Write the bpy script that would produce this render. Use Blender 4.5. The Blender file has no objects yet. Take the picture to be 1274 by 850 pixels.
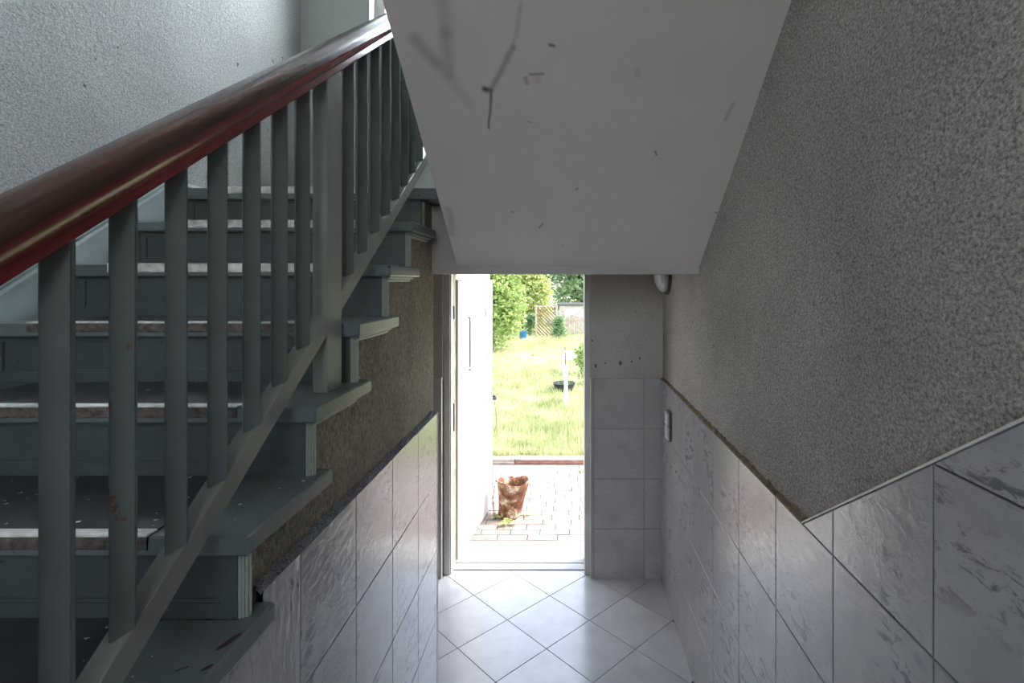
import bpy, bmesh, math, random
from mathutils import Vector, Matrix
random.seed(7)
C = bpy.context.scene.collection
H = 1.785            # eye height above the hall floor; floor is z = 0, camera looks along +Y

# ---------------------------------------------------------------- camera, world, sun, exposure
cam_d = bpy.data.cameras.new('camera'); cam = bpy.data.objects.new('camera', cam_d); C.objects.link(cam)
cam.location = (0, 0, H); cam.rotation_euler = (math.radians(90), 0, 0)
cam_d.sensor_width = 36; cam_d.lens = 655 * 36 / 1274
cam_d.shift_x = -(704 - 637) / 1274; cam_d.shift_y = -(425 - 350) / 1274
cam_d.clip_start = 0.02
bpy.context.scene.camera = cam
S = bpy.context.scene
S.view_settings.view_transform = 'Standard'; S.view_settings.look = 'None'
S.view_settings.gamma = 1; S.view_settings.use_curve_mapping = False
S.view_settings.exposure = 1.45

w = bpy.data.worlds.new('sky'); S.world = w; w.use_nodes = True
wn = w.node_tree.nodes; wl = w.node_tree.links
bg = wn['Background']; sky = wn.new('ShaderNodeTexSky')
sky.sky_type = 'NISHITA'; sky.sun_disc = False
sky.sun_elevation = math.radians(52); sky.sun_rotation = math.radians(80); sky.altitude = 100
sky.dust_density = 2.5; sky.air_density = 1.2
hs = wn.new('ShaderNodeHueSaturation'); hs.inputs['Saturation'].default_value = 0.55
wl.new(sky.outputs[0], hs.inputs['Color']); wl.new(hs.outputs[0], bg.inputs[0]); bg.inputs[1].default_value = 0.44

sun_d = bpy.data.lights.new('sun', 'SUN'); sun = bpy.data.objects.new('sun', sun_d); C.objects.link(sun)
sun_d.energy = 1.25; sun_d.color = (1, .95, .86); sun_d.angle = math.radians(1.0)
sun.rotation_euler = Vector((-1.0, -.12, -1.25)).to_track_quat('-Z', 'Y').to_euler()

def area(name, loc, aim, sx, sy, power, color, portal=False):
    d = bpy.data.lights.new(name, 'AREA'); o = bpy.data.objects.new(name, d); C.objects.link(o)
    d.shape = 'RECTANGLE'; d.size = sx; d.size_y = sy; d.energy = power; d.color = color
    o.location = loc; o.rotation_euler = Vector(aim).to_track_quat('-Z', 'Z').to_euler()
    if portal: d.cycles.is_portal = True
    return o
# daylight of the stairwell window above the half landing (stands just outside its panes)
area('window_daylight', (-.45, 3.46, 3.88), (0, -1, -.12), 1.5, 1.25, 56, (.90, .96, 1.0))
# added fill light behind the camera, shining through an opening out of view
area('rear_fill_light', (-.35, -1.74, 2.55), (0, 1, -.1), 1.3, 1.2, 3.0, (.92, .96, 1.0))

# ---------------------------------------------------------------- materials
def newmat(name):
    m = bpy.data.materials.new(name); m.use_nodes = True
    nt = m.node_tree; b = nt.nodes['Principled BSDF']
    return m, nt, b
def N(nt, t, **kw):
    n = nt.nodes.new(t)
    for k, v in kw.items():
        if k in n.inputs: n.inputs[k].default_value = v
        else: setattr(n, k, v)
    return n
def coords(nt, rnd=False, scale=None):
    tc = N(nt, 'ShaderNodeTexCoord'); out = tc.outputs['Object']
    if rnd:
        oi = N(nt, 'ShaderNodeObjectInfo'); mu = N(nt, 'ShaderNodeMath', operation='MULTIPLY'); mu.inputs[1].default_value = 37.0
        nt.links.new(oi.outputs['Random'], mu.inputs[0])
        ad = N(nt, 'ShaderNodeVectorMath', operation='ADD'); nt.links.new(out, ad.inputs[0]); nt.links.new(mu.outputs[0], ad.inputs[1]); out = ad.outputs[0]
    if scale:
        mp = N(nt, 'ShaderNodeMapping'); mp.inputs['Scale'].default_value = scale; nt.links.new(out, mp.inputs[0]); out = mp.outputs[0]
    return out
def noise(nt, vec, scale, detail=3, rough=.5, dist=0):
    n = N(nt, 'ShaderNodeTexNoise'); n.inputs['Scale'].default_value = scale; n.inputs['Detail'].default_value = detail
    n.inputs['Roughness'].default_value = rough; n.inputs['Distortion'].default_value = dist
    nt.links.new(vec, n.inputs['Vector']); return n.outputs['Fac']
def ramp(nt, fac, stops):
    r = N(nt, 'ShaderNodeValToRGB'); e = r.color_ramp.elements
    while len(e) < len(stops): e.new(.5)
    for el, (p, c) in zip(e, stops):
        el.position = p; el.color = (*c, 1) if len(c) == 3 else c
    nt.links.new(fac, r.inputs[0]); return r.outputs[0]
def mix(nt, fac, a, b, mode='MIX'):
    m = N(nt, 'ShaderNodeMix', data_type='RGBA', blend_type=mode)
    for s, v in ((0, fac), (6, a), (7, b)):
        if hasattr(v, 'is_linked'): nt.links.new(v, m.inputs[s])
        else: m.inputs[s].default_value = v if s == 0 else (*v, 1)
    return m.outputs[2]
def bump(nt, b, h, strength, dist, prev=None):
    n = N(nt, 'ShaderNodeBump'); n.inputs['Strength'].default_value = strength; n.inputs['Distance'].default_value = dist
    nt.links.new(h, n.inputs['Height'])
    if prev: nt.links.new(prev, n.inputs['Normal'])
    nt.links.new(n.outputs[0], b.inputs['Normal']); return n.outputs[0]
K = (0, 0, 0); W = (1, 1, 1)

def plain(name, col, rough=.5, metal=0, var=.12, vs=8, bmp=0, bs=60, rnd=False, spec=.5):
    m, nt, b = newmat(name); v = coords(nt, rnd)
    f = noise(nt, v, vs, 4)
    a = tuple(c * (1 - var) for c in col); z = tuple(min(1, c * (1 + var)) for c in col)
    nt.links.new(ramp(nt, f, [(.3, a), (.7, z)]), b.inputs['Base Color'])
    b.inputs['Roughness'].default_value = rough; b.inputs['Metallic'].default_value = metal; b.inputs['Specular IOR Level'].default_value = spec
    if bmp: bump(nt, b, noise(nt, v, bs, 3), bmp, .002)
    return m

def plaster(name, lo, hi, scale=170, stretch=(1, 1, 1), strength=.8, stain=.25):
    m, nt, b = newmat(name); v = coords(nt, scale=stretch); v0 = coords(nt)
    fine = noise(nt, v, scale, 4, .8); coarse = noise(nt, v, scale * .33, 2, .5)
    col = ramp(nt, fine, [(.34, lo), (.50, tuple((a + c) / 2 for a, c in zip(lo, hi))), (.66, hi)])
    patch = ramp(nt, noise(nt, v0, 1.6, 5, .6), [(.35, (1 - stain,) * 3), (.65, W)])
    col = mix(nt, 1, col, patch, 'MULTIPLY')
    spots = ramp(nt, noise(nt, v0, 31, 2, .4), [(.755, K), (.80, W)])
    col = mix(nt, spots, col, tuple(c * .45 for c in lo))
    nt.links.new(col, b.inputs['Base Color']); b.inputs['Roughness'].default_value = .8; b.inputs['Specular IOR Level'].default_value = .25
    n1 = bump(nt, b, coarse, strength * .6, .006); bump(nt, b, fine, strength, .004, n1)
    return m

def tile_mat(name, base, dark, rough=.13, mark=.5, bmp=.12):
    m, nt, b = newmat(name)
    v = coords(nt, True, (1, 1, 1))
    mp = N(nt, 'ShaderNodeMapping'); mp.inputs['Rotation'].default_value = (0, 0, .7); mp.inputs['Scale'].default_value = (1, 2.4, 1); nt.links.new(v, mp.inputs[0])
    strokes = noise(nt, mp.outputs[0], 21, 5, .7, .6); cloud = noise(nt, v, 5, 4, .6)
    region = ramp(nt, noise(nt, v, 5.0, 2), [(.47, K), (.62, W)])
    f = mix(nt, 1, ramp(nt, strokes, [(.52, K), (.60, W)]), region, 'MULTIPLY')
    f = mix(nt, 1, f, (mark,) * 3, 'MULTIPLY')
    c0 = ramp(nt, cloud, [(.3, tuple(c * .84 for c in base)), (.7, tuple(min(1, c * 1.1) for c in base))])
    nt.links.new(mix(nt, f, c0, dark), b.inputs['Base Color'])
    b.inputs['Roughness'].default_value = rough; b.inputs['Specular IOR Level'].default_value = 1.0
    n1 = bump(nt, b, strokes, bmp, .004); bump(nt, b, noise(nt, v, 60, 2), bmp * .6, .0015, n1)
    return m

M = {}
M['plaster_left'] = plaster('plaster_left', (.17, .18, .185), (.50, .515, .51), 150, (1, .8, 1), 1.0, .18)
M['plaster_right'] = plaster('plaster_right', (.20, .182, .165), (.86, .795, .73), 185, (1, .8, 1), 1.0, .25)
M['plaster_stair'] = plaster('plaster_stair', (.16, .13, .10), (.62, .54, .43), 120, (1, 1, .6), 1.0, .4)
M['plaster_back'] = plaster('plaster_back', (.50, .445, .40), (.72, .655, .60), 150, (1, 1, 1), .5, .2)
M['plaster_smooth'] = plain('plaster_smooth', (.40, .43, .41), .7, var=.08, vs=3, bmp=.2)
M['tile_wall'] = tile_mat('tile_wall', (.46, .455, .465), (.085, .09, .11), .10, .75, .32)
M['tile_back'] = tile_mat('tile_back', (.50, .48, .465), (.30, .29, .28), .3, .35, .05)
M['tile_floor'] = tile_mat('tile_floor', (.62, .63, .66), (.42, .44, .48), .2, .12, .03)
M['grout_dark'] = plain('grout_dark', (.11, .105, .10), .9)
M['grout_light'] = plain('grout_light', (.42, .39, .34), .9)
M['mortar'] = plaster('mortar', (.08, .08, .09), (.60, .60, .62), 260, (1, 1, 1), 1.0, .3)
M['trim_white'] = plain('trim_white', (.78, .76, .71), .4)
M['trim_brown'] = plain('trim_brown', (.20, .15, .095), .8, var=.4, vs=30)
M['white_paint'] = plain('white_paint', (.50, .50, .495), .45, var=.05)
M['frame_paint'] = plain('frame_paint', (.56, .555, .54), .35, var=.12, vs=6, bmp=.1)
M['frame_dirty'] = plain('frame_dirty', (.40, .365, .30), .6, var=.3, vs=14)
M['black'] = plain('black', (.02, .02, .022), .5)
M['groove_grey'] = plain('groove_grey', (.16, .16, .165), .5)
M['concrete'] = plain('concrete', (.42, .41, .40), .9, var=.1, vs=12, bmp=.3)
M['lamp_glass'] = plain('lamp_glass', (.62, .66, .68), .12, var=.03)
M['lamp_base'] = plain('lamp_base', (.10, .08, .07), .5)
M['switch'] = plain('switch', (.72, .71, .68), .3, var=.04)
M['switch_grey'] = plain('switch_grey', (.09, .09, .09), .4)
M['blue_plastic'] = plain('blue_plastic', (.02, .13, .25), .4)
M['wood_pale'] = plain('wood_pale', (.38, .31, .26), .8, var=.25, vs=14, rnd=True)
M['wood_brown'] = plain('wood_brown', (.22, .12, .085), .8, var=.25, vs=14, rnd=True)
M['wood_red'] = plain('wood_red', (.26, .12, .08), .8, var=.3, vs=14, rnd=True)
M['metal_dark'] = plain('metal_dark', (.10, .09, .08), .5, .6)
M['brick'] = plain('brick', (.29, .24, .22), .9, var=.22, vs=9, bmp=.4, bs=120, rnd=True)
M['joint_sand'] = plain('joint_sand', (.07, .058, .045), .95, var=.3, vs=20)
M['lawn_soil'] = plain('lawn_soil', (.30, .29, .17), .95, var=.3, vs=3)
M['bark'] = plain('bark', (.10, .075, .055), .9, var=.3)
M['stain'] = plain('stain', (.06, .02, .045), .3)
M['flake'] = plain('flake', (.85, .85, .82), .6)

def leafmat(name, a, bcol, tr=.35):
    m, nt, b = newmat(name); v = coords(nt)
    col = ramp(nt, noise(nt, v, 2.3, 5, .7), [(.3, a), (.7, bcol)])
    nt.links.new(col, b.inputs['Base Color']); b.inputs['Roughness'].default_value = .6
    t = N(nt, 'ShaderNodeBsdfTranslucent'); nt.links.new(col, t.inputs['Color'])
    ms = N(nt, 'ShaderNodeMixShader'); ms.inputs[0].default_value = tr
    nt.links.new(b.outputs[0], ms.inputs[1]); nt.links.new(t.outputs[0], ms.inputs[2])
    nt.links.new(ms.outputs[0], nt.nodes['Material Output'].inputs['Surface'])
    return m
M['leaf_lime'] = leafmat('leaf_lime', (.13, .23, .045), (.42, .50, .18))
M['leaf_yellow'] = leafmat('leaf_yellow', (.28, .36, .10), (.62, .65, .30))
M['leaf_green'] = leafmat('leaf_green', (.06, .15, .05), (.36, .48, .24))
M['leaf_dark'] = leafmat('leaf_dark', (.03, .08, .045), (.20, .32, .17))
M['grass'] = leafmat('grass', (.19, .24, .075), (.66, .66, .38), .3)

def painted(name, base, worn, rough=.35, th=.66):
    m, nt, b = newmat(name); v = coords(nt)
    col = ramp(nt, noise(nt, v, 7, 4, .6), [(.3, tuple(c * .85 for c in base)), (.7, tuple(c * 1.15 for c in base))])
    ch = ramp(nt, noise(nt, v, 19, 5, .62), [(th, K), (th + .02, W)])
    nt.links.new(mix(nt, ch, col, worn), b.inputs['Base Color'])
    b.inputs['Roughness'].default_value = rough
    bump(nt, b, noise(nt, v, 40, 3), .12, .003)
    return m
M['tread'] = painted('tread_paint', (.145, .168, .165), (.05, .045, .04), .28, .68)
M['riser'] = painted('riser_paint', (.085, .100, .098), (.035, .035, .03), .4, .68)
M['string'] = painted('string_paint', (.25, .30, .305), (.12, .12, .12), .45, .74)
M['string_cap'] = painted('string_cap_paint', (.42, .47, .47), (.2, .2, .2), .35, .74)
M['moulding'] = painted('moulding_paint', (.36, .39, .33), (.07, .06, .05), .3, .66)
M['rail_paint'] = painted('rail_paint', (.24, .255, .225), (.16, .10, .06), .42, .80)
M['baluster'] = painted('baluster_paint', (.115, .13, .12), (.07, .075, .07), .4, .80)
M['rust_baluster'] = painted('rust_baluster', (.115, .125, .115), (.13, .06, .025), .5, .60)
M['newel'] = painted('newel_paint', (.26, .285, .245), (.09, .09, .07), .4, .78)
M['runner'] = plain('runner', (.045, .046, .052), .35, var=.3, vs=20)
M['nosing'] = plain('nosing', (.68, .67, .63), .35, var=.3, vs=40)
M['runner_edge'] = plain('runner_edge', (.13, .105, .085), .8, var=.5, vs=60, bmp=.8, bs=200)

# handrail: red lower moulding, worn dark brown rounded top (boundary runs along the rail)
m, nt, b = newmat('handrail_paint'); tc = coords(nt); sp = N(nt, 'ShaderNodeSeparateXYZ'); nt.links.new(tc, sp.inputs[0])
st = N(nt, 'ShaderNodeMapping'); st.inputs['Rotation'].default_value = (math.atan(.671), 0, 0); nt.links.new(tc, st.inputs[0])
st2 = N(nt, 'ShaderNodeMapping'); st2.inputs['Scale'].default_value = (9, .8, 9); st2.inputs['Rotation'].default_value = (0, 0, 0)
mr = N(nt, 'ShaderNodeMapping'); mr.inputs['Rotation'].default_value = (-math.atan(.671), 0, 0); nt.links.new(tc, mr.inputs[0]); nt.links.new(mr.outputs[0], st2.inputs[0])
gr = noise(nt, st2.outputs[0], 6, 5, .6)
mu = N(nt, 'ShaderNodeMath', operation='MULTIPLY_ADD'); mu.inputs[1].default_value = -.671; nt.links.new(sp.outputs['Y'], mu.inputs[0]); nt.links.new(sp.outputs['Z'], mu.inputs[2])
ad = N(nt, 'ShaderNodeMath', operation='MULTIPLY_ADD'); ad.inputs[1].default_value = .012; nt.links.new(gr, ad.inputs[0]); nt.links.new(mu.outputs[0], ad.inputs[2])
mk = ramp(nt, ad.outputs[0], [(.051, K), (.057, W)])
red = ramp(nt, gr, [(.3, (.13, .010, .014)), (.75, (.30, .024, .034))])
brn = ramp(nt, gr, [(.3, (.035, .014, .010)), (.6, (.085, .035, .022)), (.8, (.16, .09, .06))])
nt.links.new(mix(nt, mk, red, brn), b.inputs['Base Color']); b.inputs['Roughness'].default_value = .24
bump(nt, b, gr, .15, .004); M['handrail'] = m

# rusty pail
m, nt, b = newmat('rust'); v = coords(nt)
c = ramp(nt, noise(nt, v, 14, 5, .65), [(.3, (.05, .018, .01)), (.46, (.17, .065, .03)), (.54, (.30, .16, .09)), (.62, (.60, .53, .45))])
nt.links.new(c, b.inputs['Base Color']); b.inputs['Roughness'].default_value = .75; bump(nt, b, noise(nt, v, 40, 4), .6, .004); M['rust'] = m

# soffit paint with scuff marks (distance to short segments in the plane x,y of the slab)
m, nt, b = newmat('soffit_paint'); tc = coords(nt); v = tc
base = ramp(nt, noise(nt, v, 2.5, 5, .6), [(.3, (.69, .635, .61)), (.7, (.76, .705, .68))])
wob = N(nt, 'ShaderNodeTexNoise'); wob.inputs['Scale'].default_value = 4; nt.links.new(tc, wob.inputs['Vector'])
wv = N(nt, 'ShaderNodeVectorMath', operation='MULTIPLY_ADD'); wv.inputs[1].default_value = (.04, .04, 0); nt.links.new(wob.outputs['Color'], wv.inputs[0]); nt.links.new(tc, wv.inputs[2])
flat = N(nt, 'ShaderNodeVectorMath', operation='MULTIPLY'); flat.inputs[1].default_value = (1, 1, 0); nt.links.new(wv.outputs[0], flat.inputs[0])
def soff(px, py):        # pixel on the soffit -> (x, y) on the slab underside
    k = (350 - py) / 655; y = (.063 + 2.31 * .704) / (k + .704); return ((px - 704) / 655 * y + .02, y + .02)
def segment(p, q, r0, strength, col):
    global base
    a = Vector((*p, 0)); d = Vector((*q, 0)) - a; L2 = d.length_squared
    pa = N(nt, 'ShaderNodeVectorMath', operation='SUBTRACT'); nt.links.new(flat.outputs[0], pa.inputs[0]); pa.inputs[1].default_value = a
    dt = N(nt, 'ShaderNodeVectorMath', operation='DOT_PRODUCT'); nt.links.new(pa.outputs[0], dt.inputs[0]); dt.inputs[1].default_value = d / L2
    cl = N(nt, 'ShaderNodeClamp'); nt.links.new(dt.outputs['Value'], cl.inputs[0])
    sc = N(nt, 'ShaderNodeVectorMath', operation='SCALE'); sc.inputs[0].default_value = d; nt.links.new(cl.outputs[0], sc.inputs['Scale'])
    di = N(nt, 'ShaderNodeVectorMath', operation='DISTANCE'); nt.links.new(pa.outputs[0], di.inputs[0]); nt.links.new(sc.outputs[0], di.inputs[1])
    mrn = N(nt, 'ShaderNodeMapRange'); mrn.inputs['From Min'].default_value = 0; mrn.inputs['From Max'].default_value = r0
    mrn.inputs['To Min'].default_value = strength; mrn.inputs['To Max'].default_value = 0; mrn.interpolation_type = 'SMOOTHSTEP'
    nt.links.new(di.outputs['Value'], mrn.inputs['Value'])
    base = mix(nt, mrn.outputs[0], base, col)
for p, q, r, s, c in (((648, 5), (636, 60), .012, .25, (.2, .18, .17)), ((636, 60), (612, 112), .014, .5, (.16, .14, .13)), ((612, 112), (610, 158), .008, .8, (.13, .11, .10)),
                      ((604, 111), (607, 112), .014, .95, (.06, .05, .04)), ((545, -20), (554, 40), .03, .35, (.30, .27, .26)), ((554, 40), (560, 95), .03, .4, (.26, .24, .22)), ((518, 50), (545, 80), .03, .45, (.24, .22, .20)), ((545, 80), (585, 130), .03, .25, (.36, .34, .32)),
                      ((650, 98), (653, 104), .010, .5, (.2, .16, .12)), ((656, 94), (672, 92), .007, .55, (.16, .13, .12)), ((664, 99), (666, 100), .018, .3, (.40, .34, .31)),
                      ((685, 57), (690, 58), .008, .8, (.1, .1, .1)), ((912, 128), (902, 148), .012, .4, (.3, .25, .22)), ((558, 262), (563, 290), .03, .4, (.36, .27, .20)),
                      ((675, 278), (671, 283), .006, .7, (.2, .12, .1)), ((796, 88), (796, 94), .018, .25, (.25, .2, .18)), ((816, 190), (818, 194), .006, .7, (.1, .1, .1))):
    segment(soff(*p), soff(*q), r, s, c)
sp2 = ramp(nt, noise(nt, v, 30, 2, .3), [(.775, K), (.80, (.6, .6, .6))])
base = mix(nt, sp2, base, (.3, .25, .22))
nt.links.new(base, b.inputs['Base Color']); b.inputs['Roughness'].default_value = .6; bump(nt, b, noise(nt, v, 16, 4), .12, .01); M['soffit'] = m
m2, nt, b = newmat('glass'); b.inputs['Transmission Weight'].default_value = 1; b.inputs['Roughness'].default_value = 0; b.inputs['IOR'].default_value = 1.05
b.inputs['Base Color'].default_value = (.95, .98, 1, 1); M['glass'] = m2

# ---------------------------------------------------------------- helpers
def mobj(name, verts, faces, mat, parent=None, loc=(0, 0, 0), smooth=False, bevel=0):
    me = bpy.data.meshes.new(name); me.from_pydata([tuple(v) for v in verts], [], faces)
    bm = bmesh.new(); bm.from_mesh(me); bmesh.ops.recalc_face_normals(bm, faces=bm.faces)
    if bevel:
        bmesh.ops.bevel(bm, geom=[e for e in bm.edges if e.calc_face_angle(0) > .4], offset=bevel, segments=1, affect='EDGES', clamp_overlap=True)
    bm.to_mesh(me); bm.free()
    me.materials.append(mat)
    if smooth: me.polygons.foreach_set('use_smooth', [True] * len(me.polygons))
    o = bpy.data.objects.new(name, me); C.objects.link(o); o.location = loc
    if parent: o.parent = parent
    return o
def bxg(x0, x1, y0, y1, z0, z1):
    v = [(x, y, z) for z in (z0, z1) for y in (y0, y1) for x in (x0, x1)]
    f = [(0, 2, 3, 1), (4, 5, 7, 6), (0, 1, 5, 4), (2, 6, 7, 3), (0, 4, 6, 2), (1, 3, 7, 5)]
    return v, f
def join(*gs):
    V, F = [], []
    for v, f in gs:
        n = len(V); V += list(v); F += [tuple(i + n for i in q) for q in f]
    return V, F
def box(name, x0, x1, y0, y1, z0, z1, mat, parent=None, bevel=0):
    return mobj(name, *bxg(x0, x1, y0, y1, z0, z1), mat, parent, bevel=bevel)
def prismg(poly, x0, x1):      # polygon in (y, z) extruded along x
    n = len(poly); v = [(x0, *p) for p in poly] + [(x1, *p) for p in poly]
    f = [tuple(range(n)), tuple(range(2 * n - 1, n - 1, -1))] + [(i, i + n, (i + 1) % n + n, (i + 1) % n) for i in range(n)]
    return v, f
def tubeg(pts, r, n=8):
    pts = [Vector(p) for p in pts]; V, F = [], []
    for i, p in enumerate(pts):
        d = (pts[min(i + 1, len(pts) - 1)] - pts[max(i - 1, 0)]).normalized()
        a = d.cross(Vector((0, 0, 1)) if abs(d.z) < .9 else Vector((1, 0, 0))).normalized(); b = d.cross(a)
        rr = r[i] if isinstance(r, (list, tuple)) else r
        V += [p + (a * math.cos(t) + b * math.sin(t)) * rr for t in [2 * math.pi * k / n for k in range(n)]]
    for i in range(len(pts) - 1):
        F += [(i * n + k, i * n + (k + 1) % n, (i + 1) * n + (k + 1) % n, (i + 1) * n + k) for k in range(n)]
    F += [tuple(range(n)), tuple(range(len(V) - n, len(V)))]
    return V, F
def empty(name, loc, label=None, cat=None, group=None, rz=0, kind=None):
    o = bpy.data.objects.new(name, None); C.objects.link(o); o.location = loc; o.rotation_euler = (0, 0, rz); o.empty_display_size = .1
    tag(o, label, cat, group, kind); return o
def tag(o, label=None, cat=None, group=None, kind=None):
    if label: o['label'] = label
    if cat: o['category'] = cat
    if group: o['group'] = group
    if kind: o['kind'] = kind
    return o
def struct(o, label, cat): return tag(o, label, cat, kind='structure')
def reloc(o, p):               # give an object with world-space vertices the parent's frame
    o.location = Vector(o.location) - Vector(p); return o

def clip(poly, a, b, c):       # keep a*u + b*v <= c
    out = []
    for i in range(len(poly)):
        p, q = poly[i], poly[(i + 1) % len(poly)]; dp = a * p[0] + b * p[1] - c; dq = a * q[0] + b * q[1] - c
        if dp <= 0: out.append(p)
        if (dp < 0 < dq) or (dq < 0 < dp):
            t = dp / (dp - dq); out.append((p[0] + (q[0] - p[0]) * t, p[1] + (q[1] - p[1]) * t))
    return out
def area2(p): return abs(sum(p[i][0] * p[(i + 1) % len(p)][1] - p[(i + 1) % len(p)][0] * p[i][1] for i in range(len(p)))) / 2
def dedupe(p):
    r = [q for i, q in enumerate(p) if (Vector(q) - Vector(p[i - 1])).length > 1e-4]; return r
def inset(poly, d):
    s = sum(poly[i][0] * poly[(i + 1) % len(poly)][1] - poly[(i + 1) % len(poly)][0] * poly[i][1] for i in range(len(poly)))
    sg = 1 if s > 0 else -1; cx = sum(p[0] for p in poly) / len(poly); cy = sum(p[1] for p in poly) / len(poly)
    out = list(poly)
    for i in range(len(poly)):
        p, q = Vector(poly[i]), Vector(poly[(i + 1) % len(poly)]); e = (q - p).normalized(); n = Vector((e.y, -e.x)) * sg
        out = clip(out, n.x, n.y, n.dot(p) - d)
        if len(out) < 3: return None
    return dedupe(out)
tile_cache = {}
def tile(name, poly, mat, parent, origin, U, V, Wd, th, gap=.0017, bev=.0012, jitter=0):
    """poly in (u,v); slab th thick growing along Wd; bevelled front edge"""
    p1 = inset(dedupe(poly), gap)
    if not p1 or len(p1) < 3 or area2(p1) < 4e-4: return None
    p2 = inset(p1, bev)
    if not p2 or len(p2) != len(p1): p2 = p1
    # align p2 order to p1
    k = min(range(len(p2)), key=lambda j: (Vector(p2[j]) - Vector(p1[0])).length); p2 = p2[k:] + p2[:k]
    c = Vector((sum(p[0] for p in p1) / len(p1), sum(p[1] for p in p1) / len(p1)))
    key = (mat.name, th, tuple((round(p[0] - c.x, 4), round(p[1] - c.y, 4)) for p in p1), tuple(U), tuple(V))
    me = tile_cache.get(key)
    if not me:
        n = len(p1)
        vs = [(p[0] - c.x, p[1] - c.y, 0) for p in p1] + [(p[0] - c.x, p[1] - c.y, th - bev * .7) for p in p1] + [(p[0] - c.x, p[1] - c.y, th) for p in p2]
        fs = [tuple(range(n))] + [(j * n + i, j * n + (i + 1) % n, (j + 1) * n + (i + 1) % n, (j + 1) * n + i) for j in (0, 1) for i in range(n)] + [tuple(range(2 * n, 3 * n))]
        me = bpy.data.meshes.new(name); me.from_pydata(vs, [], fs)
        bm = bmesh.new(); bm.from_mesh(me); bmesh.ops.recalc_face_normals(bm, faces=bm.faces); bm.to_mesh(me); bm.free()
        me.materials.append(mat); tile_cache[key] = me
    o = bpy.data.objects.new(name, me); C.objects.link(o)
    R = Matrix((U, V, Wd)).transposed().to_4x4()
    R.translation = Vector(origin) + Vector(U) * c.x + Vector(V) * c.y + Vector(Wd) * (random.uniform(-jitter, jitter))
    if jitter:
        R = R @ Matrix.Rotation(random.uniform(-.004, .004), 4, 'X') @ Matrix.Rotation(random.uniform(-.004, .004), 4, 'Y')
    o.matrix_world = R; o.parent = parent
    return o

# ---------------------------------------------------------------- shell
XL, XR, YB = -1.60, .585, 3.175          # left plaster, right plaster, back plaster
LX = -.588                               # plaster under the stairs
wall_left = struct(box('wall_left', XL - .2, XL, -1.7, YB + .24, -.1, 4.9, M['plaster_left']), 'pale blue-grey roughcast plaster wall rising behind the wooden stairs', 'wall')
wall_right = struct(box('wall_right', XR, XR + .2, -1.7, YB + .24, -.1, 4.9, M['plaster_right']), 'grey-brown roughcast plaster wall with tiled dado right of the doorway', 'wall')
# back wall: door opening below, stairwell window opening above the half landing
DX0, DX1, DZ = -.745, .148, 1.86
WX0, WX1, WZ0, WZ1 = -1.185, .35, 3.20, 4.5
yb0, yb1 = YB, YB + .24
back_low = join(bxg(XL, DX0, yb0, yb1, -.1, DZ), bxg(DX1, XR, yb0, yb1, -.1, DZ), bxg(XL, XR, yb0, yb1, DZ, 2.0))
wall_back = struct(mobj('wall_back', *back_low, M['plaster_back']), 'taupe plaster wall with grey tiled dado around the doorway', 'wall')
back_up = join(bxg(XL, XR, yb0, yb1, 2.0, WZ0), bxg(XL, WX0, yb0, yb1, WZ0, WZ1), bxg(WX1, XR, yb0, yb1, WZ0, WZ1), bxg(XL, XR, yb0, yb1, WZ1, 4.9))
struct(mobj('wall_landing', *back_up, M['plaster_smooth']), 'smooth grey-green wall behind the half landing with the window', 'wall')
rear = join(bxg(XL, XR, -1.7, -1.6, -.1, 1.9), bxg(XL, -1.05, -1.7, -1.6, 1.9, 3.2), bxg(.35, XR, -1.7, -1.6, 1.9, 3.2), bxg(XL, XR, -1.7, -1.6, 3.2, 4.9))
struct(mobj('wall_rear', *rear, M['plaster_smooth']), 'smooth grey wall behind the viewer with an added opening for the fill light', 'wall')  # unseen wall; its opening is added to let the rear fill light in
struct(box('ceiling', XL, XR, -1.7, yb1, 4.9, 5.0, M['white_paint']), 'white ceiling over the stairwell', 'ceiling')
struct(box('ceiling_storey', XL, XR, -1.6, -.12, 3.52, 3.7, M['soffit']), 'white underside of the storey landing overhead', 'ceiling')

# hall floor with diagonal tiles
floor = struct(box('floor', XL, XR, 1.2, yb1 - .16, -.1, -.004, M['grout_dark']), 'floor of grey-blue glossy tiles laid diagonally in the hall', 'floor')
ux, uy = Vector((1, 1, 0)).normalized(), Vector((-1, 1, 0)).normalized()
cx0, cy0, s = -.0925, 2.7725, .3055
ang = math.radians(.5)
ux = Vector((math.cos(math.pi / 4 - ang), math.sin(math.pi / 4 - ang), 0)); uy = Vector((-ux.y, ux.x, 0))
for i in range(-8, 8):
    for j in range(-8, 8):
        c = Vector((cx0, cy0, 0)) + ux * (s * (i + .0)) + uy * (s * j)
        pts = [c + ux * (a * s / 2) + uy * (bb * s / 2) for a, bb in ((-1, -1), (1, -1), (1, 1), (-1, 1))]
        p = [(q.x, q.y) for q in pts]
        for cl in ((-1, 0, 1.3), (1, 0, .5775), (0, -1, -1.45), (0, 1, 3.249)):
            p = clip(p, *cl)
            if len(p) < 3: break
        if len(p) >= 3 and area2(p) > .0015:
            tile('tile', p, M['tile_floor'], floor, (0, 0, -.009), Vector((1, 0, 0)), Vector((0, 1, 0)), Vector((0, 0, 1)), .009, gap=.0016, bev=.0008)
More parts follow.
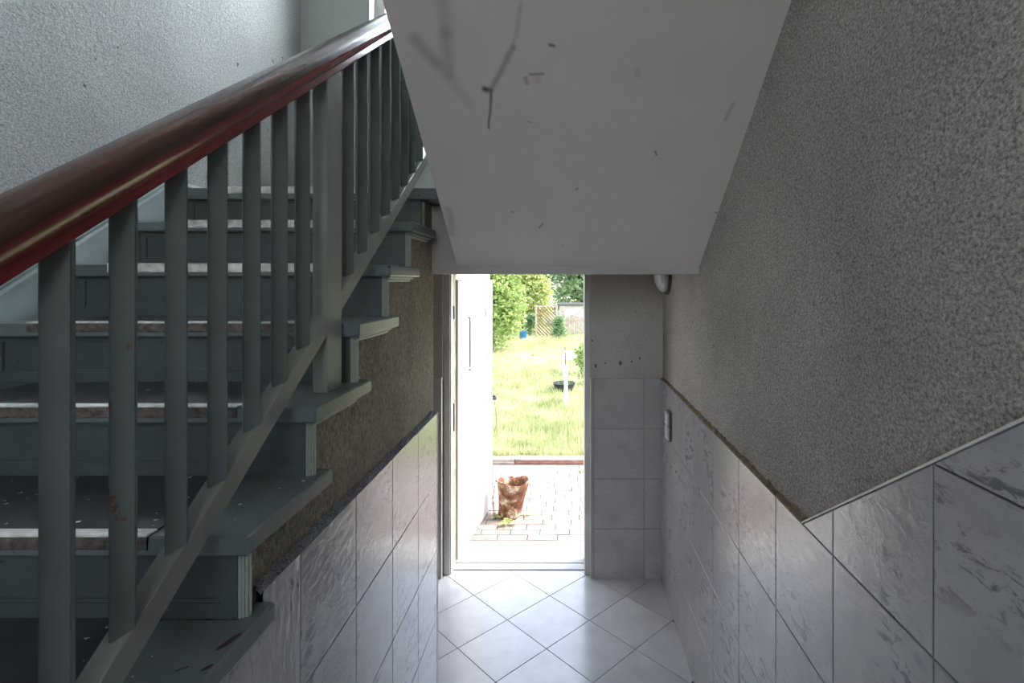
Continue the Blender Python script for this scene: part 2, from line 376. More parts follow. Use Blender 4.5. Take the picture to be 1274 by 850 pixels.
# lower steps and ground-floor landing under the viewer
steps = [(-1.58, 1.015)] + [(.35, 1.015)]
poly = [(-1.6, 0), (1.45, 0)]
for k in range(6):
    poly += [(1.45 - .22 * k, .169 * (k + 1) - (0 if k < 5 else 0)), (1.45 - .22 * (k + 1), .169 * (k + 1))] if k < 5 else [(.35, 1.015)]
poly += [(-1.6, 1.015)]
struct(mobj('floor_steps', *prismg(poly, LX, XR), M['concrete']), 'concrete steps going up from the hall towards the viewer', 'steps')
struct(box('floor_storey', XL, LX, -1.6, .44, .8, 1.015, M['tread']), 'grey painted floor in front of the first wooden step', 'floor')

# ---------------------------------------------------------------- right wall dado
TH = .301; TX = .57
def upper(poly, lim):
    return poly
g = [(-.3, 0), (3.174, 0), (3.174, 1.196), (1.269, 1.196), (-.3, 1.196 + 1.569 * .668)]
mobj('grout', *prismg(g, TX + .004, XR + .003), M['grout_dark'], wall_right)
ycols = [2.035 + .305 * k for k in range(-8, 4)] + [3.16]
for c in range(len(ycols) - 1):
    for r in range(0, 7):
        y0, y1 = ycols[c], ycols[c + 1]; z0, z1 = r * TH - .003, (r + 1) * TH - .003
        if y1 <= 1.27 and r < 1: continue
        base_p = [(y0, z0), (y1, z0), (y1, z1), (y0, z1)]
        if r < 4: parts = [base_p]
        else:
            if y0 >= 1.269: continue
            parts = [clip(base_p, .668, 1, 1.2 + .668 * 1.269)]
        for p in parts:
            if len(p) < 3: continue
            tile('tile', p, M['tile_wall'], wall_right, (XR - .001, 0, 0), Vector((0, 1, 0)), Vector((0, 0, 1)), Vector((-1, 0, 0)), .016, gap=.0020)
sl = [(1.272, 1.199), (1.272, 1.204), (-.3, 1.204 + 1.572 * .668), (-.3, 1.199 + 1.572 * .668)]
mobj('edge_trim', *prismg(sl, TX - .0015, XR + .002), M['trim_white'], wall_right)
# dirty mortar line along the level top edge
V, F = [], []
n = 90
for i in range(n + 1):
    y = 1.262 + (3.16 - 1.262) * i / n
    V += [(XR + .001, y, 1.196), (TX + .0005, y, 1.1985), (TX + .001 + random.uniform(0, .003), y, 1.202 + random.uniform(0, .003)), (XR + .001, y, 1.208 + random.uniform(-.002, .008))]
for i in range(n):
    for k in range(3): F.append((i * 4 + k, i * 4 + k + 1, i * 4 + k + 5, i * 4 + k + 4))
mobj('mortar_edge', V, F, M['trim_brown'], wall_right)
box('grout_line', TX - .0012, TX + .004, 1.5, 3.16, 0, .004, M['grout_light'], wall_right)

# back wall dado
for x0, x1 in ((.150, .574), (-1.5, -.748)):
    box('grout', x0, x1, 3.164, YB + .002, 0, 1.197, M['grout_light'], wall_back)
for x0, x1 in ((.150, .168), (.168, .470), (.470, .572), (-.7495, -.93), (-.93, -1.231), (-1.231, -1.5)):
    a, bq = min(x0, x1), max(x0, x1)
    for r in range(4):
        tile('tile', [(a, r * TH - .003), (bq, r * TH - .003), (bq, (r + 1) * TH - .003), (a, (r + 1) * TH - .003)], M['tile_back'], wall_back, (0, YB - .001, 0),
             Vector((1, 0, 0)), Vector((0, 0, 1)), Vector((0, -1, 0)), .014, gap=.0028)
box('edge_trim', .1465, .151, 3.155, YB + .02, 0, 1.205, M['trim_white'], wall_back)
box('edge_trim', -.7495, -.745, 3.155, YB + .02, 0, 1.205, M['trim_white'], wall_back)
# chipped spots in the plaster above the dado
for px, py, r in ((741, 455, .011), (753, 452, .008), (772, 452, .012), (786, 450, .006), (796, 446, .008), (737, 424, .006)):
    x = (px - 704) / 655 * YB; z = H + (350 - py) / 655 * YB
    pts = [(x + r * random.uniform(.5, 1.2) * math.cos(t), z + r * 1.3 * random.uniform(.4, 1.1) * math.sin(t)) for t in [k * math.pi / 4 for k in range(8)]]
    V = [(p[0], YB - .0015, p[1]) for p in pts] + [(p[0], YB + .001, p[1]) for p in pts]
    mobj('plaster_chip', V, [tuple(range(8))] + [(i, (i + 1) % 8, (i + 1) % 8 + 8, i + 8) for i in range(8)], M['lamp_base'], wall_back)

# ---------------------------------------------------------------- wall below the stairs
n_ = lambda i: .91 + .2466 * (i - 2)
z_ = lambda i: H - .4417 + .1644 * (i - 2)
TT = .036; TL = -.55                     # tread thickness, tread end
poly = [(.30, 0), (2.335, 0), (2.335, z_(7) - .05)]
for i in range(7, 0, -1):
    poly += [(n_(i) + .05, z_(i) - (TT if i < 7 else .05)), (n_(i) + .05, z_(i - 1) - TT)]
poly += [(.30, z_(0) - TT)]
wall_mid = struct(mobj('wall_middle', *prismg(poly, LX - .12, LX), M['plaster_stair']), 'brown rough plaster wall with tiled dado under the stairs', 'wall')
mobj('grout', *prismg([(.53, 0), (2.333, 0), (2.333, 1.196), (1.0, 1.196), (1.0, 1.14), (.53, 1.14)], LX - .002, -.575), M['grout_dark'], wall_mid)
for k in range(6):
    for r in range(4):
        y1 = 2.333 - .3005 * k; y0 = y1 - .3005; zz = r * TH - .003
        if r == 3 and k == 4:      # tile notched around the end of the lowest visible tread
            mobj('tile', *prismg([(y0 + .0017, zz + .0017), (y1 - .0017, zz + .0017), (y1 - .0017, zz + TH - .0017), (1.0, zz + TH - .0017), (1.0, 1.141), (y0 + .0017, 1.141)], LX + .002, TX * -1), M['tile_wall'], wall_mid)
            continue
        if r == 3 and k == 5:
            tile('tile', [(y0, zz), (y1, zz), (y1, 1.142), (y0, 1.142)], M['tile_wall'], wall_mid, (LX + .002, 0, 0), Vector((0, 1, 0)), Vector((0, 0, 1)), Vector((1, 0, 0)), .016, gap=.0016)
            continue
        tile('tile', [(y0, zz), (y1, zz), (y1, zz + TH), (y0, zz + TH)], M['tile_wall'], wall_mid, (LX + .002, 0, 0), Vector((0, 1, 0)), Vector((0, 0, 1)), Vector((1, 0, 0)), .016, gap=.0016)
box('edge_trim', LX, -.5685, 2.333, 2.340, 0, 1.203, M['trim_white'], wall_mid)
V, F = [], []
n, kk = 260, 5
for i in range(n + 1):
    y = .985 + (2.333 - .985) * i / n
    for k in range(kk + 1):
        t = k / kk; j = .0048 if 0 < k else .0012
        V.append((-.5715 + (LX - .001 + .5715) * t + random.uniform(-j, j) * .6, y + random.uniform(-.003, .003), 1.1985 + .019 * t ** .8 + random.uniform(-j, j)))
for i in range(n):
    for k in range(kk): F.append((i * (kk + 1) + k, i * (kk + 1) + k + 1, (i + 1) * (kk + 1) + k + 1, (i + 1) * (kk + 1) + k))
mobj('mortar_ledge', V, F, M['mortar'], wall_mid)
struct(box('wall_understair', XL, LX - .121, 2.25, 2.335, 0, 2.0, M['plaster_stair']), 'plaster wall closing the space under the stairs', 'wall')

# ---------------------------------------------------------------- half landing, beam and upper flight
upst = empty('upper_staircase', (0, 2.31, 0), 'off-white plastered underside of the upper stair flight with scuff marks', 'staircase')
U0 = (0, 2.31, 0)
z0, sl_ = H + .063, .704
ye = -.12
poly = [(2.31, z0), (ye, z0 + (2.31 - ye) * sl_), (ye, z0 + (2.31 - ye) * sl_ + .24), (2.31, z0 + .24)]
reloc(mobj('soffit', *prismg(poly, -.475, XR), M['soffit'], upst), U0)
M['fascia'] = plain('fascia', (.46, .43, .41), .6, var=.08, vs=5, bmp=.15)
b1 = bxg(-.5965, XR, 2.31, 2.47, H + .032, z_(7) - .05)
reloc(mobj('beam', *b1, M['fascia'], upst), U0)
for k in range(8):
    yy = 2.31 - .25 * k; zz = z_(7) + .176 * k
    reloc(box('upper_step', -.475, XR, yy - .25, yy, zz - .14 * 0 - .05, zz + .176, M['tread'], upst), U0)
struct(box('floor_landing', XL, XR, 2.4, YB, 2.0, z_(7) - .002, M['tread']), 'grey-blue painted half landing floor at the stair top', 'floor')

# ---------------------------------------------------------------- window on the landing
win = struct(empty('window_1', (0, YB + .12, WZ0)), 'white stairwell window above the half landing', 'window')
wy0, wy1 = YB + .10, YB + .16
fr = [bxg(WX0, WX0 + .06, wy0, wy1, WZ0, WZ1), bxg(WX1 - .06, WX1, wy0, wy1, WZ0, WZ1), bxg(WX0, WX1, wy0, wy1, WZ0, WZ0 + .06), bxg(WX0, WX1, wy0, wy1, WZ1 - .06, WZ1), bxg(-.45, -.38, wy0, wy1, WZ0, WZ1)]
P = (0, YB + .12, WZ0)
reloc(mobj('frame', *join(*fr), M['white_paint'], win), P)
reloc(box('pane', WX0 + .06, -.45, YB + .125, YB + .129, WZ0 + .06, WZ1 - .06, M['glass'], win), P)
reloc(box('pane', -.38, WX1 - .06, YB + .125, YB + .129, WZ0 + .06, WZ1 - .06, M['glass'], win), P)
reloc(box('sill', WX0 - .02, WX1 + .02, YB - .03, wy0, WZ0 - .03, WZ0, M['white_paint'], win), P)

# ---------------------------------------------------------------- wooden staircase
stair = empty('wooden_staircase', (-1.05, .6, 0), 'grey-blue painted wooden stairs with worn dark runners rising to the landing', 'staircase')
SP = (-1.05, .6, 0)
for i in range(1, 8):
    n0, zt = n_(i), z_(i); th = TT if i < 7 else .046
    zb = zt - th; xe = TL if i < 7 else -.4755
    L = .2816 if i < 7 else .26
    gs = [bxg(-1.56, xe if i == 7 else LX, n0, n0 + L, zb, zt)]
    if i < 7: gs = [([(-1.56, n0, zb), (TL, n0, zb), (TL, n0 + .335, zb), (LX, n0 + .335, zb), (LX, n0 + L, zb), (-1.56, n0 + L, zb)] +
                     [(-1.56, n0, zt), (TL, n0, zt), (TL, n0 + .335, zt), (LX, n0 + .335, zt), (LX, n0 + L, zt), (-1.56, n0 + L, zt)],
                    [(0, 1, 2, 3, 4, 5), (6, 7, 8, 9, 10, 11)] + [(k, (k + 1) % 6, (k + 1) % 6 + 6, k + 6) for k in range(6)])]
    tr = reloc(mobj('tread', *join(*gs), M['tread'], stair, bevel=.004), SP)
    # runner on the tread with a pale nosing strip and frayed front
    run = box('runner', -1.435, -.722, n0 + .018, n0 + .278, zt, zt + .003, M['runner'], tr)
    xs = [-1.435 + .713 * k / 40 for k in range(41)]
    V = [(x, n0 - .0035, zt + .002) for x in xs] + [(x, n0 - .0035, zt - .021 + random.uniform(-.003, .003)) for x in xs] + [(x, n0, zt + .002) for x in xs] + [(x, n0, zt - .023) for x in xs]
    fm = M['runner_edge'] if i <= 4 else M['nosing']
    F = []
    for k in range(40):
        F += [(k, k + 1, k + 42, k + 41), (k + 82, k + 83, k + 124, k + 123), (k, k + 1, k + 83, k + 82), (k + 41, k + 42, k + 124, k + 123)]
    mobj('runner_front', V, F, fm, tr)
    box('nosing_strip', -1.436, -.721, n0 - .005, n0 + .021, zt + .0005, zt + .0048, M['nosing'], tr, bevel=.0015)
    if i == 1:
        for sx, sy, ra, rb, rot in ((-.566, .885, .024, .006, 1.25), (-.562, .825, .009, .004, 1.0), (-.60, .822, .010, .003, .6)):
            V = [(sx + ra * math.cos(t) * math.cos(rot) - rb * math.sin(t) * math.sin(rot), sy + ra * math.cos(t) * math.sin(rot) + rb * math.sin(t) * math.cos(rot), zt + .0006) for t in [math.pi * k / 6 for k in range(12)]]
            mobj('paint_stain', V, [tuple(range(12))], M['stain'], tr)
    if i < 7:
        # cove moulding under the tread end, two fillets
        for a, (dz, dx) in enumerate(((.0, .030), (.009, .022))):
            box('cove_moulding', LX - .001, LX + dx - .006 + (.008 if i == 1 else 0), n0 + .036, n0 + .300 - a * .012, zb - dz - .008, zb - dz, M['moulding'], tr, bevel=.002)
# risers
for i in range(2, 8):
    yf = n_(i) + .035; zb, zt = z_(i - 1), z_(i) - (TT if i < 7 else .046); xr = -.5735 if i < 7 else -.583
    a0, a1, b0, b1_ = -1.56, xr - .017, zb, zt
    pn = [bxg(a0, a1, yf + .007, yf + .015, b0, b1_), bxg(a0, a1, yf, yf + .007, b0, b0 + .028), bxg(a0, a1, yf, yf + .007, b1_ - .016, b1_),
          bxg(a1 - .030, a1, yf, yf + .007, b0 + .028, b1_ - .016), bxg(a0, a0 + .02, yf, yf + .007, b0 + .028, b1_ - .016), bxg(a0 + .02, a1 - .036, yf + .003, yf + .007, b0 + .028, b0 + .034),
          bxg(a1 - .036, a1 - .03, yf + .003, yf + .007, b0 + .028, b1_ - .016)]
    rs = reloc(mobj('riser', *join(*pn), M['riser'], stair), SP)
    if i < 7:
        for k, (rx, ry) in enumerate(((xr - .0135, yf + .003), (xr - .008, yf + .004), (xr - .003, yf + .007), (xr - .001, yf + .013))):
            mobj('corner_bead', *tubeg([(rx, ry, zb), (rx, ry, zt)], .0032, 6), M['moulding'], rs)
# wall string with cap
def nl(y, off): return H + .133 + (y - 1.65) * .667 + off
def band(o0, o1, x0, x1, ya=.3, yb=2.05):
    return prismg([(ya, nl(ya, o0)), (yb, nl(yb, o0)), (yb, nl(yb, o1)), (ya, nl(ya, o1))], x0, x1)
reloc(mobj('wall_string', *join(band(-.34, -.012, XL, -1.565), prismg([(2.05, 1.95), (2.6, 1.95), (2.6, H + .39), (2.05, H + .39)], XL, -1.565)), M['string'], stair), SP)
reloc(mobj('string_cap', *join(band(-.012, 0, XL, -1.550), band(-.040, -.030, XL, -1.558), prismg([(2.05, H + .39), (2.6, H + .39), (2.6, H + .402), (2.05, H + .402)], XL, -1.558)), M['string_cap'], stair), SP)
for yj in (.95, 1.5, 1.95):        # board joints of the string
    pass

# paint flakes and grit lying on the treads
V, F = [], []
def flake(x, y, z, r):
    k = len(V); m_ = random.choice((3, 4, 5)); t0 = random.uniform(0, 6)
    for t in range(m_):
        a = t0 + 6.283 * t / m_; V.append((x + r * random.uniform(.5, 1) * math.cos(a), y + r * random.uniform(.3, .8) * math.sin(a), z + .0012 + random.uniform(0, .0012)))
    F.append(tuple(range(k, k + m_)))
for i, cnt in ((1, 40), (2, 90), (3, 40), (4, 12), (5, 6), (6, 8)):
    for _ in range(cnt):
        x = random.uniform(-1.45, -.57); y = n_(i) + random.uniform(.03, .27); zz = z_(i) + (.003 if x < -.722 else 0)
        flake(x, y, zz, random.choice((.0015, .002, .003, .004, .007)))
tag(mobj('paint_flakes', V, F, M['flake']), 'scattered white paint flakes and grit lying on the stair treads', 'debris', kind='stuff')

# ---------------------------------------------------------------- balustrade
rail = empty('stair_balustrade', (-.607, 1.34, z_(3)), 'grey-green stair balustrade with square balusters under a red-brown wooden handrail', 'railing')
RP = (-.607, 1.34, z_(3))
rz = lambda y: H - .0835 + (y - 1.302) * .671
y0, y1 = .15, 2.30
poly = [(y0, rz(y0)), (y1, rz(y1)), (y1, rz(y1) - .052), (y0, rz(y0) - .052)]
reloc(mobj('bottom_rail', *prismg(poly, -.624, -.591), M['rail_paint'], rail, bevel=.0015), RP)
reloc(box('newel_post', -.627, -.5905, 1.302, 1.388, z_(3), rz(1.345) + .6, M['newel'], rail, bevel=.002), RP)
ys = [.434, .531] + [.6286, .7223, .8205, .9174, 1.0165, 1.115, 1.212] + [1.462 + .1008 * k for k in range(8)]
ph = math.radians(36)
for k, y in enumerate(ys):
    hw = .0145
    V = []
    for z in (0, 1):
        for a, bq in ((-1, -1), (1, -1), (1, 1), (-1, 1)):
            x_ = (a * hw) * math.cos(ph) - (bq * hw) * math.sin(ph); y_ = (a * hw) * math.sin(ph) + (bq * hw) * math.cos(ph)
            V.append((-.607 + x_, y + y_, (rz(y + y_) - .001) if z == 0 else (rz(y + y_) + .588)))
    # slim bevelled bar
    reloc(mobj('baluster', V, [(0, 1, 2, 3), (4, 5, 6, 7), (0, 1, 5, 4), (1, 2, 6, 5), (2, 3, 7, 6), (3, 0, 4, 7)], M['rust_baluster'] if k == 3 else M['baluster'], rail, bevel=.002), RP)
prof = [(-.020, 0), (.020, 0), (.0235, .003), (.0245, .010), (.0225, .016), (.0225, .021), (.0265, .026), (.031, .033), (.0335, .042), (.0345, .050), (.033, .060), (.028, .070), (.019, .078), (.008, .0825),
        (-.008, .0825), (-.019, .078), (-.028, .070), (-.033, .060), (-.0345, .050), (-.0335, .042), (-.031, .033), (-.0265, .026), (-.0225, .021), (-.0225, .016), (-.0245, .010), (-.0235, .003)]
V, F = [], []; n = len(prof)
hb = lambda y: (y - 1.302) * .671 + H + .5015
for y in (.12, 2.32):
    V += [(-.607 + a, y, hb(y) + bq) for a, bq in prof]
F = [tuple(range(n)), tuple(range(n, 2 * n))] + [(i, (i + 1) % n, (i + 1) % n + n, i + n) for i in range(n)]
me = mobj('handrail', [(x, y, z - hb(0)) for x, y, z in V], F, M['handrail'], rail, smooth=True)
me.location = (0, 0, hb(0)); reloc(me, RP)
md = me.modifiers.new('edge', 'EDGE_SPLIT'); md.split_angle = math.radians(40)

# ---------------------------------------------------------------- door
door = struct(empty('door_1', (-.30, 3.25, 0)), 'white house door standing open to the garden', 'door')
DP = (-.30, 3.25, 0)
fr = [bxg(DX0, -.704, 3.195, 3.262, 0, DZ), bxg(.114, DX1, 3.20, 3.40, 0, DZ), bxg(-.745, .148, 3.195, 3.262, DZ - .03, DZ)]
reloc(mobj('frame', *join(*fr), M['frame_paint'], door, bevel=.002), DP)
reloc(box('frame_bead', -.7035, -.698, 3.205, 3.27, 0, DZ - .03, M['trim_white'], door), DP)
reloc(box('rebate', -.745, -.697, 3.27, 3.345, 0, DZ - .03, M['frame_dirty'], door), DP)
reloc(box('hinge', -.7035, -.692, 3.262, 3.279, H - .235, H - .155, M['black'], door), DP)
reloc(box('hinge', -.7035, -.692, 3.262, 3.279, H - .93, H - .76, M['black'], door), DP)
reloc(mobj('threshold', *bxg(DX0, DX1, 3.250, 3.318, -.02, .006), M['white_paint'], door, bevel=.002), DP)
lf = reloc(empty('leaf', (-.683, 3.335, .02)), DP); lf.parent = door
la = math.atan2(.107, .855); lf.rotation_euler = (0, 0, -la)     # local +Y runs along the leaf, +X faces the opening
leaf = mobj('leaf_panel', *join(bxg(-.030, 0, 0, .83, 0, 1.775), bxg(-.050, -.030, -.0, .865, -.005, 1.82)), M['white_paint'], lf, bevel=.003)
# raised moulding rectangle lines and fittings
mobj('pull_handle', *tubeg([(.0, .205, H - .02 - .245), (.012, .205, H - .02 - .245), (.014, .205, H - .02 - .27), (.014, .205, H - .02 - .57), (.012, .22, H - .02 - .60), (0, .225, H - .02 - .60)], .006, 6), M['groove_grey'], lf)
mobj('edge_seal', *bxg(-.002, .003, .820, .828, .0, 1.772), M['groove_grey'], lf)
mobj('edge_seal', *bxg(-.002, .003, .03, .828, 1.766, 1.772), M['groove_grey'], lf)
for hy, hz in ((.60, H - .02 - .245), (.61, H - .02 - .545)):
    mobj('coat_hook', *tubeg([(0, hy, hz + .02), (.012, hy, hz + .02), (.014, hy, hz - .02), (.02, hy, hz - .025)], .004, 6), M['groove_grey'], lf)
mobj('lock_plate', *bxg(-.033, -.012, .83, .872, .74, .98), M['frame_dirty'], lf)
mobj('door_knob', *join(tubeg([(-.02, .865, .83), (.02, .875, .83)], .012, 8), tubeg([(.0, .88, .835), (.0, .90, .84)], .018, 8)), M['metal_dark'], lf)
mobj('string', *tubeg([(.0, .885, .82), (.006, .91, .72), (.008, .925, .62), (-.002, .90, .55)], .002, 5), M['metal_dark'], lf)

# ---------------------------------------------------------------- wall lamp and switch
lamp = empty('wall_lamp', (XR, 3.02, H + .045), 'round white glass wall lamp beside the beam above the switch', 'lamp')
def dome(R, dpt, x0, seg=24, rings=7):
    V, F = [], []
    for k in range(rings):
        t = k / (rings - 1) * math.pi / 2; rr = R * math.cos(t); xx = x0 - dpt * math.sin(t)
        for s_ in range(seg): V.append((xx, rr * math.cos(2 * math.pi * s_ / seg), rr * math.sin(2 * math.pi * s_ / seg)))
    for k in range(rings - 1):
        for s_ in range(seg): F.append((k * seg + s_, k * seg + (s_ + 1) % seg, (k + 1) * seg + (s_ + 1) % seg, (k + 1) * seg + s_))
    F.append(tuple(range(seg))); return V, F
mobj('backplate', *tubeg([(0, 0, 0), (-.018, 0, 0)], .122, 24), M['lamp_base'], lamp)
mobj('glass_shade', *dome(.112, .062, -.018), M['lamp_glass'], lamp, smooth=True)
sw = empty('light_switch', (TX, 2.865, H - .785), 'white double rocker light switch mounted on the right tiled wall', 'switch')
mobj('housing', *bxg(-.014, 0, -.040, .040, -.078, .078), M['switch_grey'], sw, bevel=.003)
mobj('rocker', *bxg(-.026, -.014, -.033, .033, .003, .072), M['switch'], sw, bevel=.003)
mobj('rocker', *bxg(-.026, -.014, -.033, .033, -.072, -.003), M['switch'], sw, bevel=.003)

# ---------------------------------------------------------------- outside: step slab, brick path, kerb, lawn
struct(box('doorstep', -1.6, 1.5, 3.345, 3.63, -.12, -.004, M['concrete']), 'pale concrete doorstep slab outside the open door', 'step')
struct(box('outer_ground', -40, 40, 3.42, 70, -.16, -.035, M['lawn_soil']), 'grassy garden soil outside', 'ground')
pav = struct(box('pavement', -1.9, 1.7, 3.63, 5.16, -.12, -.010, M['joint_sand']), 'path of pale reddish bricks outside the door', 'pavement')
bl, bw = .21, .0765 * 1.02
rows = int((5.15 - 3.635) / bw)
for r in range(rows):
    y0 = 3.635 + r * bw; x = -1.55 - (.105 if r % 2 else 0) + random.uniform(-.03, .03)
    while x < 1.15:
        x1 = x + bl
        tile('brick', [(x, y0), (x1, y0), (x1, y0 + bw), (x, y0 + bw)], M['brick'], pav, (0, 0, -.055), Vector((1, 0, 0)), Vector((0, 1, 0)), Vector((0, 0, 1)), .052, gap=.003, bev=.002, jitter=.0015)
        x = x1
kerb = empty('path_kerb', (0, 5.2, 0), 'low timber kerb between the brick path and the lawn', 'kerb')
for k in range(5):
    x0 = -2.3 + .9 * k
    o = mobj('kerb_board', *bxg(x0, x0 + .893, -.03, .05, -.08, .012), M['wood_red'] if k >= 2 else M['wood_pale'], kerb, bevel=.006)
    mobj('cap_board', *bxg(x0, x0 + .893, -.026, .085, .013 + .003 * k, .030 + .003 * k), M['wood_pale'], o)

# lawn: grass blades
V, F = [], []
for _ in range(52000):
    y = 5.3 + (random.random() ** 1.7) * 17
    x = random.uniform(-.62 * y, .5 * y) if random.random() < .35 else random.uniform(-.17 * y, .06 * y)
    h = random.uniform(.04, .12) * (1 + .25 * math.sin(x * 2.1 + y) + .3 * math.sin(y * 1.3 - x)) * (1.25 if y < 6.4 else 1)
    a = random.uniform(0, 6.283); ww = random.uniform(.003, .006) * (1 + y * .08); k = len(V)
    dx, dy = math.cos(a) * ww, math.sin(a) * ww; lx, ly = random.uniform(-.05, .05), random.uniform(-.05, .05)
    V += [(x - dx, y - dy, -.04), (x + dx, y + dy, -.04), (x + lx, y + ly, h - .03)]; F.append((k, k + 1, k + 2))
me = bpy.data.meshes.new('grass'); me.from_pydata(V, [], F); me.materials.append(M['grass'])
go = bpy.data.objects.new('grass', me); C.objects.link(go); tag(go, 'sunlit yellow-green lawn of long unmown grass behind the house', 'grass', kind='stuff')

def plant(name, label, cat, loc, rx, ry, h, nleaf, size, mat, trunk=.05, bare=0.0, group=None):
    t = empty(name, loc, label, cat, group)
    V, F = [], []
    blobs = [(random.uniform(-.45, .45) * rx, random.uniform(-.45, .45) * ry, bare + (h - bare) * random.uniform(.22, .82), random.uniform(.38, .6)) for _ in range(9)] + [(0, 0, bare + (h - bare) * .3, .8)]
    for _ in range(nleaf):
        bx_, by_, bz_, br = random.choice(blobs)
        while True:
            p = Vector((random.uniform(-1, 1), random.uniform(-1, 1), random.uniform(-1, 1)))
            if .35 < p.length < 1: break
        c = Vector((bx_ + p.x * rx * br, by_ + p.y * ry * br, bz_ + p.z * (h - bare) * .5 * br))
        if c.z < .02: c.z = random.uniform(.02, .3)
        d = Vector((random.gauss(0, 1), random.gauss(0, 1), random.gauss(0, .6))).normalized(); e = d.cross(Vector((random.gauss(0, 1), random.gauss(0, 1), random.gauss(0, 1)))).normalized()
        s_ = size * random.uniform(.6, 1.3); k = len(V)
        V += [c, c + d * s_ * .5 + e * s_ * .28, c + d * s_, c + d * s_ * .5 - e * s_ * .28]; F.append((k, k + 1, k + 2, k + 3))
    me = bpy.data.meshes.new('foliage'); me.from_pydata([tuple(v) for v in V], [], F); me.materials.append(mat)
    o = bpy.data.objects.new('foliage', me); C.objects.link(o); o.parent = t; o['kind'] = 'stuff'
    gs = [tubeg([(0, 0, -.05), (trunk * .5, 0, h * .35), (0, trunk, h * .75)], [trunk, trunk * .8, trunk * .3], 7)]
    for bx_, by_, bz_, br in blobs[:5]:
        gs.append(tubeg([(0, 0, bz_ * .35), (bx_ * .5, by_ * .5, bz_ * .7), (bx_, by_, bz_)], [trunk * .5, trunk * .35, trunk * .12], 5))
    mobj('trunk', *join(*gs), M['bark'], t)
    return t
plant('garden_shrub', 'lime green bushy shrub beside the open door leaf', 'shrub', (-1.95, 13.6, -.04), .95, .9, 3.0, 9000, .12, M['leaf_lime'])
plant('garden_shrub', 'pale yellow-green tall shrub left of the lattice trellis', 'shrub', (-1.55, 18.6, -.04), 1.25, .9, 4.2, 7000, .15, M['leaf_yellow'])
plant('garden_shrub', 'small dark green bush in front of the board fence', 'shrub', (-.22, 16.6, -.04), .32, .3, .75, 900, .09, M['leaf_green'], .015)
plant('garden_shrub', 'leafy green bush partly hidden by the right door jamb', 'shrub', (.36, 9.2, -.04), .24, .25, .85, 900, .07, M['leaf_lime'], .012)
plant('garden_shrub', 'low green plant in the grass behind the blue bucket', 'shrub', (-1.18, 17.6, -.04), .35, .3, .75, 700, .1, M['leaf_green'], .012)
plant('garden_tree', 'dark green tree rising behind the lattice trellis', 'tree', (-1.2, 29.5, -.04), 3.0, 2, 7.2, 9000, .28, M['leaf_dark'], .14)
plant('garden_tree', 'light green tree with a dark trunk above the white shed', 'tree', (.9, 24, -.04), 2.2, 1.6, 5.6, 9000, .22, M['leaf_green'], .12)
plant('garden_tree', 'broad green tree filling the far left of the garden', 'tree', (-8.0, 25, -.04), 3.2, 2, 7.0, 8000, .3, M['leaf_green'], .15)
plant('garden_tree', 'broad green tree at the far right of the garden', 'tree', (6.6, 27, -.04), 3.2, 2, 7.0, 7000, .3, M['leaf_green'], .15)

# trellis
tr = empty('lattice_trellis', (-.64, 17.2, -.03), 'brown diagonal lattice trellis panel standing by the yellow-green shrub', 'trellis')
for x0 in (-.36, .31):
    mobj('post', *bxg(x0, x0 + .06, -.03, .03, 0, 1.04), M['wood_pale'], tr, bevel=.005)
mobj('frame_rail', *bxg(-.30, .31, -.015, .015, .98, 1.02), M['wood_pale'], tr)
for k in range(15):
    c = -.72 + k * .115
    # line z = c0 - x  (falling to the right), clipped to the panel
    p = [(-.30, c + .30 - .026 + .35), (-.30, c + .30 + .026 + .35), (.31, c - .31 + .026 + .35), (.31, c - .31 - .026 + .35)]
    p = clip(clip(p, 0, -1, -.04), 0, 1, .98)
    if len(p) < 3 or area2(p) < .002: continue
    n = len(p); V = [(q[0], -.012, q[1]) for q in p] + [(q[0], -.002, q[1]) for q in p]
    mobj('slat', V, [tuple(range(n)), tuple(range(n, 2 * n))] + [(i, (i + 1) % n, (i + 1) % n + n, i + n) for i in range(n)], M['wood_brown'], tr)
fe = empty('board_fence', (.25, 18.0, -.03), 'pale weathered board fence with vertical planks behind the lawn', 'fence')
for k in range(16):
    x0 = -.26 + k * .155
    mobj('plank', *bxg(x0, x0 + .135, -.012, .012, 0, .62 + .04 * math.sin(k * 1.7) + (.12 if k > 5 else 0)), M['wood_pale'], fe)
mobj('fence_rail', *bxg(-.3, 2.2, .012, .05, .42, .50), M['wood_pale'], fe)
mobj('brace', *tubeg([(-.35, -.05, .25), (.38, -.05, .92)], .025, 6), M['wood_pale'], fe)
mobj('post', *bxg(-.42, -.30, -.05, .05, 0, .95), M['wood_pale'], fe)
sh = empty('garden_shed', (.6, 20.6, -.03), 'low white garden shed with a dark flat roof behind the board fence', 'shed')
mobj('wall', *bxg(-.85, 1.6, 0, 1.6, 0, .86), M['white_paint'], sh)
mobj('roof', *bxg(-.95, 1.7, -.1, 1.7, .86, .92), M['switch_grey'], sh)

